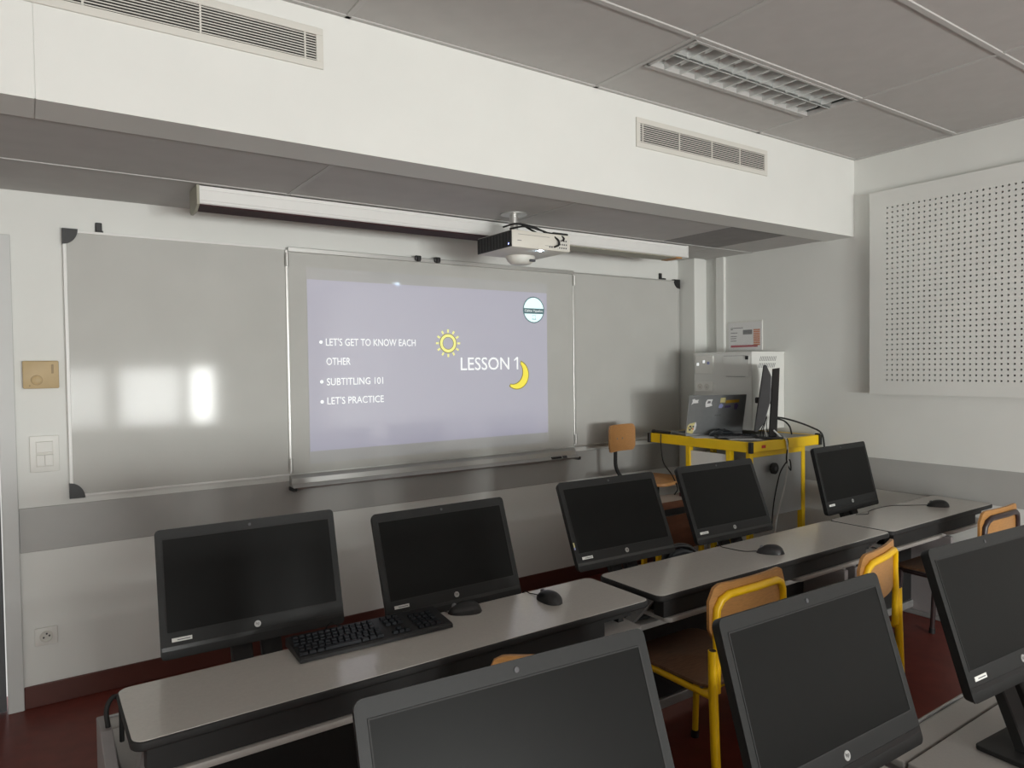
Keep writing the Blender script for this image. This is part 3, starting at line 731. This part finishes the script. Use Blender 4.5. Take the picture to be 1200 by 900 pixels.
mouse(2.540, 1.800, 133, 'black mouse on the middle desk before the yellow bench', [(2.47, 1.885, zt_), (2.455, 1.97, zt_), (2.45, 2.013, .715), (2.44, 2.05, .58)])
mouse(4.066, 1.832, 131, 'black mouse on the rightmost desk near the right wall', [(3.98, 1.93, zt_), (3.90, 1.985, zt_), (3.80, 2.001, zt_), (3.66, 1.99, zt_), (3.58, 1.955, zt_), (3.52, 1.985, zt_)])

# ------------------------------------------------------------------ small blue-grey device behind the middle desk
t = thing('desk_device', (2.36, 2.13, SH), 'dark blue-grey rounded device on the shelf beside third screen of front row', 'device', R(-25))
MB().prism([(-.07, 0), (.07, 0), (.075, .12), (.05, .165), (0, .18), (-.05, .165), (-.075, .12)], -.035, .035, 'Y', .012, 3).build('shell', bluegrey_m, t, 40)
MB().tube([(-.079, 0, .02), (-.08, 0, .13), (-.05, 0, .178), (0, 0, .19), (.05, 0, .178), (.08, 0, .13), (.079, 0, .02)], .012, 10, fillet=.03).build('band', black_m, t, 50)
MB().box(-.05, .05, -.038, -.034, .03, .11, .004).build('front_recess', matblack_m, t)

# ------------------------------------------------------------------ school chairs
def plate(w, h, r, th, curve, zc, nx=20):
    b = bmesh.new(); F = []
    for i in range(nx + 1):
        u = -1 + 2 * i / nx; x = u * w / 2
        e = max(0, abs(x) - (w / 2 - r)); dz = r - math.sqrt(max(0, r * r - e * e)) if e > 0 else 0
        top, bot = zc + h / 2 - dz, zc - h / 2 + dz
        y = curve(u)
        F.append([b.verts.new((x, y - th / 2, bot)), b.verts.new((x, y - th / 2, top)), b.verts.new((x, y + th / 2, top)), b.verts.new((x, y + th / 2, bot))])
    for i in range(nx):
        for k in range(4): b.faces.new((F[i][k], F[i][(k + 1) % 4], F[i + 1][(k + 1) % 4], F[i + 1][k]))
    b.faces.new(F[0]); b.faces.new(F[-1][::-1])
    bmesh.ops.remove_doubles(b, verts=b.verts[:], dist=1e-6)
    return b
chair_src = {}
def chair(x, y, rz, kind, label):
    t = thing('school_chair', (x, y, 0), label, 'chair', R(rz), 'plywood school chairs')
    if kind in chair_src:
        for o in chair_src[kind]:
            c = share(o, t)
            for q in o.children: share(q, c)
        return t
    tm = yellow_m if kind == 'yellow' else brown_tube_m
    cv = lambda u: -.205 - .028 * (1 - u * u) + .0
    m_ = MB(); m_.add(plate(.405, .20, .055, .011, lambda u: -.192 - .022 * (1 - u * u), .694)); parts = [m_.build('backrest', wood_m, t, 40)]
    # U-shaped back tube
    zt2 = .775
    up = [(-.178, -.205, .47), (-.178, -.212, .60), (-.178, -.206, zt2 - .02)]
    arc = [(-.178 + .0, -.206, zt2 - .05)]
    pts = [(-.180, -.208, .44), (-.180, -.210, .58), (-.180, -.2065, .67), (-.176, -.208, .715), (-.160, -.2125, .742), (-.13, -.217, .756), (-.06, -.226, .760), (0, -.2285, .760), (.06, -.226, .760), (.13, -.217, .756), (.160, -.2125, .742), (.176, -.208, .715), (.180, -.2065, .67), (.180, -.210, .58), (.180, -.208, .44)]
    parts.append(MB().tube(pts, .0132, 12).build('back_frame', tm, t, 60))
    # seat, slightly dished
    b = bmesh.new(); N = 10; T = []; Bm = []
    out = rrect(-.195, .195, -.185, .215, .05, 6)
    m_ = MB().prism(out, .440, .452, 'Z', .003, 2)
    for v in m_.bm.verts:
        v.co.z += .012 * max(0, (v.co.y + .05)) * -1.2 + .03 * abs(v.co.x) ** 2
    parts.append(m_.build('seat', seatwood_m, t, 40))
    for s in (-1, 1):
        lg = MB().tube([(s * .202, -.235, 0), (s * .205, -.222, .25), (s * .205, -.214, .46), (s * .204, -.212, .585)], .0155, 14, fillet=.02).build('rear_leg', tm, t, 50); parts.append(lg)
        MB().cyl((s * .204, -.212, .5835), (s * .204, -.212, .586), .0115, 12).build('tube_opening', dark_m, lg)
        MB().cyl((s * .202, -.235, 0), (s * .202, -.2335, .03), .018, 12).build('rubber_foot', black_m, lg, 50)
        lg = MB().tube([(s * .188, .205, 0), (s * .186, .19, .30), (s * .186, .18, .425)], .0125, 12).build('front_leg', tm, t, 50); parts.append(lg)
        MB().cyl((s * .188, .205, 0), (s * .188, .203, .03), .016, 12).build('rubber_foot', black_m, lg, 50)
        parts.append(MB().tube([(s * .200, -.215, .428), (s * .196, -.05, .428), (s * .190, .12, .426), (s * .180, .19, .424)], .011, 10, fillet=.02).build('seat_rail', tm, t, 50))
    parts.append(MB().tube([(-.18, .19, .424), (.18, .19, .424)], .010, 10).tube([(-.195, -.16, .428), (.195, -.16, .428)], .009, 10).build('cross_rail', tm, t, 50))
    chair_src[kind] = parts
    return t
chair(2.015, 1.712, 0, 'yellow', 'yellow tube school chair with brown seat, pushed under the middle desk')
chair(2.688, 1.642, 11, 'yellow', 'yellow tube school chair half hidden behind the near screen, right of first chair')
chair(1.205, 1.55, -30, 'yellow', 'wooden school chair back barely showing over the nearest screen')
chair(3.92, 1.680, -1, 'brown', 'wooden school chair with dark brown tube frame at the rightmost desk')

# ------------------------------------------------------------------ teacher bench
BH = CAM_H - .495
bx0, bx1, by0, by1 = 3.62, 4.345, 2.70, 3.545
t = thing('teacher_bench', ((bx0 + bx1) / 2, (by0 + by1) / 2, 0), 'tall yellow-framed teacher bench with grey top and metal front panel in the corner', 'bench')
X = lambda v: v - (bx0 + bx1) / 2
Y = lambda v: v - (by0 + by1) / 2
MB().box(X(bx0) + .004, X(bx1) - .004, Y(by0) + .004, Y(by1) - .004, BH - .03, BH, .002).build('bench_top', benchtop_m, t)
MB().box(X(bx0), X(bx1), Y(by0), Y(by0) + .03, BH - .062, BH + .002, .003).build('edge_beam', yellow2_m, t)
MB().box(X(bx0), X(bx1), Y(by1) - .03, Y(by1), BH - .062, BH + .002, .003).build('edge_beam', yellow2_m, t)
MB().box(X(bx0), X(bx0) + .03, Y(by0) + .03, Y(by1) - .03, BH - .062, BH + .002, .003).build('edge_beam', yellow2_m, t)
MB().box(X(bx1) - .03, X(bx1), Y(by0) + .03, Y(by1) - .03, BH - .062, BH + .002, .003).build('edge_beam', yellow2_m, t)
for x, y in ((bx0, by0), (bx1, by0), (bx0, by1), (bx1, by1)):
    MB().box(X(x) - .012, X(x) + .012, Y(y) - .012, Y(y) + .012, BH - .064, BH + .004, .003).build('corner_guard', black_m, t)
for x, y in ((bx0 + .01, 3.19), (bx0 + .01, 2.86), (4.20, 2.735), (4.20, 3.46)):
    MB().box(X(x), X(x) + .036, Y(y), Y(y) + .036, .01, BH - .03, .003).box(X(x) - .004, X(x) + .04, Y(y) - .004, Y(y) + .04, 0, .012, .003).build('leg', yellow2_m, t)
MB().box(X(3.655), X(3.69), Y(2.735), Y(2.765), .35, BH - .06, .003).box(X(3.69), X(4.20), Y(2.735), Y(2.765), BH - .10, BH - .062, .003).build('front_frame', yellow2_m, t)
MB().box(X(3.692), X(4.198), Y(2.74), Y(2.752), .54, BH - .10, .002).build('front_panel', metalpanel_m, t)
MB().box(X(3.64), X(3.66), Y(2.90), Y(3.19), BH - .30, BH - .09, .002).build('side_panel', white_m, t)
MB().box(X(3.725), X(3.765), Y(by0) - .001, Y(by0), BH - .040, BH - .022).build('red_mark', red_m, t)
MB().box(X(4.335), X(4.36), Y(2.70), Y(2.73), BH - .05, BH + .012, .004).build('clamp', black_m, t)

# connection cabinet on the bench against the right wall
cx0, cx1, cy0, cy1, cz0, cz1 = 4.035, 4.398, 3.0, 3.50, BH + .028, Z(.066)
t = thing('wall_cabinet', ((cx0 + cx1) / 2, (cy0 + cy1) / 2, cz0), 'white metal connection cabinet with socket plates above the yellow bench, against right wall', 'cabinet')
X = lambda v: v - (cx0 + cx1) / 2
Y = lambda v: v - (cy0 + cy1) / 2
K = lambda v: Z(v) - cz0
MB().box(X(cx0), X(cx1), Y(cy0), Y(cy1), 0, cz1 - cz0, .004).build('body', cab_m, t)
dd = MB().box(X(cx0) - .004, X(cx0) + .001, Y(3.02), Y(3.235), K(-.10), K(.042), .0015, 1).build('hinged_flap', cab_m, t)
MB().box(X(cx0) - .010, X(cx0), Y(3.025), Y(3.048), K(.015), K(.040), .002).build('lock', black_m, dd)
MB().box(X(cx0) - .0045, X(cx0) - .0035, Y(3.04), Y(3.23), K(.041), K(.043)).box(X(cx0) - .0045, X(cx0) - .0035, Y(3.05), Y(3.21), K(-.102), K(-.0995)).build('flap_seam', greyp_m, t)
pl = MB().box(X(cx0) - .010, X(cx0) + .001, Y(3.320), Y(3.480), K(-.083), K(.046), .003).build('connector_plate', white_m, t)
for i, (y, z, m_) in enumerate(((3.455, -.014, sl_white), (3.40, .004, sl_white), (3.36, -.006, stk_b))):
    MB().box(X(cx0) - .013, X(cx0) - .009, Y(y) - .010, Y(y) + .010, K(z) - .010, K(z) + .010, .002).build('connector', m_, pl)
pl = MB().box(X(cx0) - .010, X(cx0) + .001, Y(3.320), Y(3.480), K(-.212), K(-.140), .003).build('socket_plate', white_m, t)
for y in (3.435, 3.375):
    s_ = MB().lathe([(.022, 0), (.022, .003), (.018, .0035), (.017, .0020)], 20, Matrix.Translation((X(cx0) - .009, Y(y), K(-.176))) @ Matrix.Rotation(R(-90), 4, 'Y')).build('socket', cream2_m, pl, 40)
    MB().box(X(cx0) - .0135, X(cx0) - .0125, Y(y) - .003, Y(y) + .003, K(-.181), K(-.177)).build('socket_hole', ink_m, pl)
vs_ = MB()
for r_, z in ((0, .020), (1, -.026)):
    for k in range(12):
        x = cx0 + .082 - r_ * .012 + k * .0155 
        vs_.prism([(X(x), K(z) - .016), (X(x) + .005, K(z) - .016), (X(x) + .019, K(z) + .016), (X(x) + .014, K(z) + .016)], Y(cy0) - .0008, Y(cy0) + .001, 'Y')
vs_.build('vent_slots', greyp_m, t)
MB().box(X(cx0 - .003), X(cx1), Y(cy0) - .003, Y(cy1), cz1 - cz0 - .006, cz1 - cz0 + .003, .002).build('lid', cab_m, t)

# notice holder on the right wall
t = thing('notice_holder', (XR, 3.326, Z(.19)), 'clear holder with printed notice on the right wall above the cabinet', 'notice')
pa = MB().box(-.008, -.006, -.148, .148, -.104, .10).build('paper', paper_m, t)
MB().box(-.0125, -.011, -.150, .150, -.107, .112).build('clear_cover', clear_m, t)
MB().box(-.006, -.0005, -.150, .150, -.107, .112, .001, 1).build('back_plate', white_m, t)
ya = lambda v: v - 3.326
MB().box(-.0088, -.0078, ya(3.262), ya(3.342), .012, .046).build('grey_picture', greyp_m, pa)
ob_ = MB()
for k in range(9):
    z = .048 - k * .0135
    ob_.box(-.0088, -.0078, ya(3.195), ya(3.250), z - .010, z)
ob_.build('orange_blocks', orange_m, pa)
MB().box(-.0088, -.0078, ya(3.215), ya(3.452), -.082, -.066).build('red_strip', redp_m, pa)
gl_ = MB()
for k, (z, w_) in enumerate(((.052, .02), (.026, .06), (.0, .055), (-.016, .05), (-.034, .05), (.062, .11))):
    gl_.box(-.0086, -.0078, ya(3.452) - w_, ya(3.452), z - .0025, z + .0025)
gl_.build('printed_lines', greyline_m if 'greyline_m' in globals() else greyp_m, pa)

# ------------------------------------------------------------------ laptop on the bench
t = thing('laptop', (3.612, 3.205, BH + .003), 'dark open laptop covered with stickers seen from behind on yellow bench', 'laptop', R(-21))
LW, LH = .42, .262
base = MB().box(0, LW, 0, .23, .0, .018, .004).build('base', laptop_m, t)
MB().box(.02, LW - .02, .03, .14, .0175, .0195).build('keys', key_m, base)
lid = MB().box(0, LW, -.004, .004, 0, LH, .003).build('lid', laptop_m, t)
lid.location = (0, .006, .018); lid.rotation_euler = (R(13), 0, 0)
MB().box(.008, LW - .008, .0035, .0048, .012, LH - .008).build('screen', screen_m, lid)
MB().box(-.0012, .0, -.004, .004, .0, LH).build('edge_strip', silver_m, lid)
text('ASUS', 'lid_lettering', ink_m, lid, .195, .118, -.0046, h=.010, w=.046)
def blob(cx, cz, pts, nm, m_, y=-.0046): MB().prism([(cx * 1.13 + p[0], cz + p[1]) for p in pts], y, y + .0008, 'Y').build(nm, m_, lid)
blob(.035, .222, [(-.022, -.022), (-.006, -.012), (.028, -.010), (.024, .002), (.030, .012), (.006, .010), (-.002, .018), (-.018, .014), (-.014, .0)], 'white_sticker', stk_w)
blob(.128, .208, [(-.024, -.014), (-.02, -.028), (.028, -.018), (.018, .0), (.026, .026), (-.012, .026), (-.024, .008)], 'white_sticker', stk_w)
blob(.128, .212, [(-.012, -.006), (.012, -.004), (.010, .012), (-.008, .010)], 'sticker_mark', greyp_m, -.005)
blob(.215, .222, [(-.016, -.012), (.022, -.012), (.022, .022), (-.014, .020)], 'yellow_sticker', stk_y)
blob(.272, .212, [(-.042, -.008), (.060, -.002), (.062, .018), (-.036, .014)], 'gold_sticker', stk_o, -.0049)
blob(.208, .186, [(-.016, -.012), (.008, -.014), (.020, .004), (.004, .018), (-.010, .012)], 'blue_sticker', stk_b)
blob(.255, .180, [(-.024, -.008), (.022, -.004), (.020, .010), (-.022, .008)], 'violet_sticker', stk_v)
blob(.308, .182, [(-.012, -.020), (.008, -.022), (.018, .004), (.006, .022), (-.014, .016)], 'violet_sticker', stk_v)
blob(.030, .040, [(-.030, -.030), (.012, -.042), (.030, -.012), (.036, .010), (.030, .040), (.010, .034), (-.012, .030), (-.028, .012)], 'round_sticker', stk_y)
for q in ((-.006, .012, .012), (.014, .010, .011), (-.008, -.010, .012), (.012, -.006, .008), (.002, .0, .009), (-.016, .002, .007)):
    blob(.030 + q[0], .038 + q[1], [(q[2] * (1 + .25 * (k % 2)) * math.cos(k * PI / 4) * .7, q[2] * math.sin(k * PI / 4) * .6) for k in range(8)], 'sticker_patch', ink_m if q[2] > .0085 else red_m if q[0] > 0 else stk_o, -.005)
blob(.052, .040, [(-.008, -.03), (.008, -.012), (.012, .02), (.004, .042), (-.004, .02)], 'sticker_white_part', stk_w, -.0051)  # white area of the sticker's own print

# ------------------------------------------------------------------ teacher monitor seen edge-on
t = thing('monitor', (3.945, 2.822, BH + .001), 'slim monitor seen edge-on on a black column stand on the yellow bench', 'monitor', R(36))
# local: x along the panel (away from the photographer), +y = towards the teacher (left)
MB().prism(rrect(-.10, .10, -.10, .07, .02, 4), 0, .014, 'Z', .004).build('stand_base', black_m, t, 40)
st_ = MB().prism([(-.012, .012), (-.036, .446), (-.080, .452), (-.062, .012)], -.04, .04, 'X', .006).build('stand_column', dark_m, t)
MB().box(-.03, .03, -.05, .07, .225, .262, .006).build('stand_arm', black_m, t)
pn = MB().prism([(.055, .055), (.074, .055), (.074, .475), (.058, .475), (.020, .41), (.004, .26), (.022, .12)], -.205, .155, 'X', .004).build('panel_back', greyback_m, t)
sc_ = MB().box(-.20, .15, .0735, .076, .06, .47).build('screen', screen_m, pn)
tm_ = Matrix.Translation((0, .06, .06)) @ Matrix.Rotation(R(8), 4, 'X') @ Matrix.Translation((0, -.06, -.06))
pn.data.transform(tm_); sc_.data.transform(tm_)
for i in range(4):
    pts = [(.0 + .02 * i, .02, .33 - .02 * i), (-.02, -.0 - .006 * i, .37 - .03 * i), (-.03 + .03 * i, -.03, .30), (.01, -.02, .22 + .02 * i)]
    MB().tube(spline(pts), .0035, 7).build('cable', matblack_m, t, 60)
for i in range(4):
    pts = [(-.02, .02, .16 - .02 * i), (-.06 - .02 * i, .0, .14), (-.09 - .015 * i, .0 + .01 * i, .07), (-.06, -.02 + .02 * i, .012)]
    MB().tube(spline(pts), .003, 7).build('cable', matblack_m if i != 1 else whitec_m, t, 60)

def cable(pts, r, m_, label, nm='cable', cat='cable'):
    base = Vector(pts[0]); o = MB().tube(spline([Vector(p) - base for p in pts], 10), r, 8).build(nm, m_, None, 60, loc=base); return tag(o, label, cat)
zb2 = BH + .006
cable([(4.03, 2.80, BH + .13), (4.10, 2.80, BH + .12), (4.20, 2.78, BH + .095), (4.30, 2.735, BH + .055), (4.352, 2.69, BH + .012), (4.368, 2.68, BH - .08), (4.37, 2.67, BH - .22)], .006, matblack_m, 'thick black cable arching from the monitor over the right end of yellow bench')
cable([(4.04, 2.81, BH + .12), (4.13, 2.82, BH + .10), (4.19, 2.82, BH + .06), (4.215, 2.82, zb2)], .0055, matblack_m, 'short black cable curving down to the bench top behind the monitor stand')
cable([(3.98, 2.695, zb2 - .002), (3.975, 2.686, BH - .03), (3.955, 2.684, BH - .13), (4.00, 2.684, BH - .20), (3.985, 2.684, BH - .13), (3.90, 2.684, BH - .19), (3.86, 2.684, BH - .27), (3.82, 2.684, BH - .40), (3.80, 2.684, BH - .55)], .004, matblack_m, 'thin black cable dangling in a loop down the front of yellow bench')
cable([(3.93, 2.76, zb2 + .05), (3.955, 2.72, zb2 + .005), (3.965, 2.69, BH - .01), (3.965, 2.682, BH - .15), (3.93, 2.682, BH - .30), (3.86, 2.682, BH - .46), (3.82, 2.682, BH - .60)], .0055, whitec_m, 'white cable hanging down the front panel of the yellow bench')
o = thing('cable_puck', (3.865, 2.7, BH - .178), 'round black puck hanging on a cable before the bench front panel', 'cable adapter')
MB().lathe([(.030, -.012), (.036, -.008), (.036, .008), (.030, .012)], 24, Matrix.Translation((0, .010, 0)) @ Matrix.Rotation(R(90), 4, 'X')).build('shell', matblack_m, o, 40)
MB().lathe([(.014, 0), (.014, .002)], 18, Matrix.Translation((0, -.001, 0)) @ Matrix.Rotation(R(90), 4, 'X')).build('centre', ink_m, o, 40)
cable([(3.612, 3.43, BH + .003), (3.605, 3.425, BH - .06), (3.56, 3.36, BH - .18), (3.47, 3.20, BH - .24), (3.39, 3.08, BH - .30), (3.33, 3.05, .695)], .004, matblack_m, 'thin black cable running from left end of bench down to the wooden table')
cable([(4.30, 2.66, .70), (4.33, 2.60, .66), (4.37, 2.56, .70), (4.38, 2.54, .80)], .007, matblack_m, 'thick black cable sagging by the wall beside the rightmost screen')

# clutter on the bench
t = thing('keyboard', (3.79, 2.945, BH + .003), 'black keyboard lying on the yellow bench before the laptop', 'keyboard', R(-35))
MB().box(-.13, .13, -.045, .045, 0, .016, .004).build('case', black_m, t)
o = MB()
for r_ in range(5):
    for k in range(13): o.box(-.122 + k * .019, -.107 + k * .019, -.040 + r_ * .0165, -.027 + r_ * .0165, .0155, .022)
o = o.build('keys', key_m, t); o['kind'] = 'stuff'
t = thing('cloth_pouch', (3.80, 3.065, BH + .003), 'small dark blue-black pouch crumpled in front of the laptop lid', 'pouch', R(-25))
b = bmesh.new(); bmesh.ops.create_icosphere(b, subdivisions=3, radius=1)
for v in b.verts:
    c_ = v.co.copy(); v.co = Vector((c_.x * .085, c_.y * .045, max(0, (c_.z + .25) * .035 * (1 + .25 * math.sin(9 * c_.x) * math.cos(7 * c_.y)))))
m_ = MB(); m_.add(b); m_.build('body', bluegrey_m, t, 70)
MB().tube(spline([(-.07, -.01, .026), (-.02, -.02, .041), (.03, -.015, .041), (.07, -.005, .028)]), .0025, 6).build('zip', ink_m, t, 60)
for i, (x, y, a, w_, d_, lb) in enumerate(((3.70, 3.10, -32, .21, .15, 'white paper sheet at left end of the yellow bench by the laptop'), (3.77, 2.86, -40, .20, .13, 'white paper sheet near the front corner of the yellow bench'))):
    o = MB().box(-w_ / 2, w_ / 2, -d_ / 2, d_ / 2, 0, .0012).build('paper_sheet', paper_m, None, loc=(x, y, BH + .0024)); o.rotation_euler = (0, 0, R(a)); tag(o, lb, 'paper')
t = thing('wireless_presenter', (3.645, 3.455, BH + .013), 'slim black presenter remote lying at the far left end of yellow bench', 'remote', R(90))
MB().tube([(-.075, 0, 0), (.07, 0, 0)], .010, 12).build('body', black_m, t, 50)
MB().cyl((.066, 0, 0), (.084, 0, 0), .013, 14).build('end_knob', black_m, t, 50)

# ------------------------------------------------------------------ teacher stool and small wooden table
t = thing('stool', (3.43, 3.305, 0), 'high wooden stool with curved plywood backrest by the front wall', 'stool', R(10))
# local: backrest at +y, sitter faces -y
MB().prism(rrect(-.19, .19, -.18, .19, .07), .735, .757, 'Z', .008, 3).build('seat', stoolwood_m, t, 40)
m_ = MB(); m_.add(plate(.29, .185, .03, .012, lambda u: .300 - .028 * u * u, 1.005)); br_ = m_.build('backrest', stoolwood_m, t, 40)
for x in (-.03, .03): MB().cyl((x, .291, 1.0), (x, .294, 1.0), .006, 10).build('rivet', greyp_m, br_)
MB().tube([(-.02, .10, .728), (-.02, .27, .728), (-.02, .318, .80), (-.02, .315, .95), (-.02, .310, 1.02)], .013, 12, fillet=.05).build('back_post', matblack_m, t, 50)
MB().cyl((0, 0, .06), (0, 0, .735), .022, 16).build('column', matblack_m, t, 50)
for k in range(4):
    c_, s_ = math.cos(R(45 + 90 * k)), math.sin(R(45 + 90 * k))
    MB().tube([(0, 0, .09), (.12 * c_, .12 * s_, .06), (.175 * c_, .175 * s_, .014)], .013, 10).build('leg', matblack_m, t, 50)

t = thing('wooden_table', (3.28, 3.02, 0), 'small brown wooden table with open compartment and yellow legs before the stool', 'table')
MB().box(-.22, .22, -.09, .085, .672, .687, .003).build('table_top', lighttop_m, t)
MB().box(-.222, .222, -.098, -.09, .645, .689, .003).build('front_rim', brownbox_m, t)
MB().box(-.215, .215, -.08, .08, .60, .672).build('compartment', matblack_m, t)
MB().box(-.22, .22, -.092, -.078, .385, .60, .003).build('front_board', brownbox_m, t)
for x in (-.19, .19):
    for y in (-.06, .06): MB().box(x - .015, x + .015, y - .012, y + .012, 0, .64, .003).build('leg', yellow_m, t)
o = thing('cable_plug', (3.37, 3.02, .688), 'dark red plug lying on the small wooden table under the bench', 'plug', R(35))
MB().box(-.045, .02, -.016, .016, 0, .028, .006).build('body', maroon_m, o)
MB().tube(spline([(.02, 0, .014), (.06, .005, .03), (.10, .01, .08), (.13, .02, .14)]), .012, 8).build('cord', maroon_m, o, 60)
# black cable loop at the left end of the front desk
cable([(.150, 2.045, .612), (.148, 2.045, .66), (.165, 2.05, .685), (.18, 2.055, .66), (.182, 2.06, .56)], .006, matblack_m, 'black cable looping at the left end of the front desk')
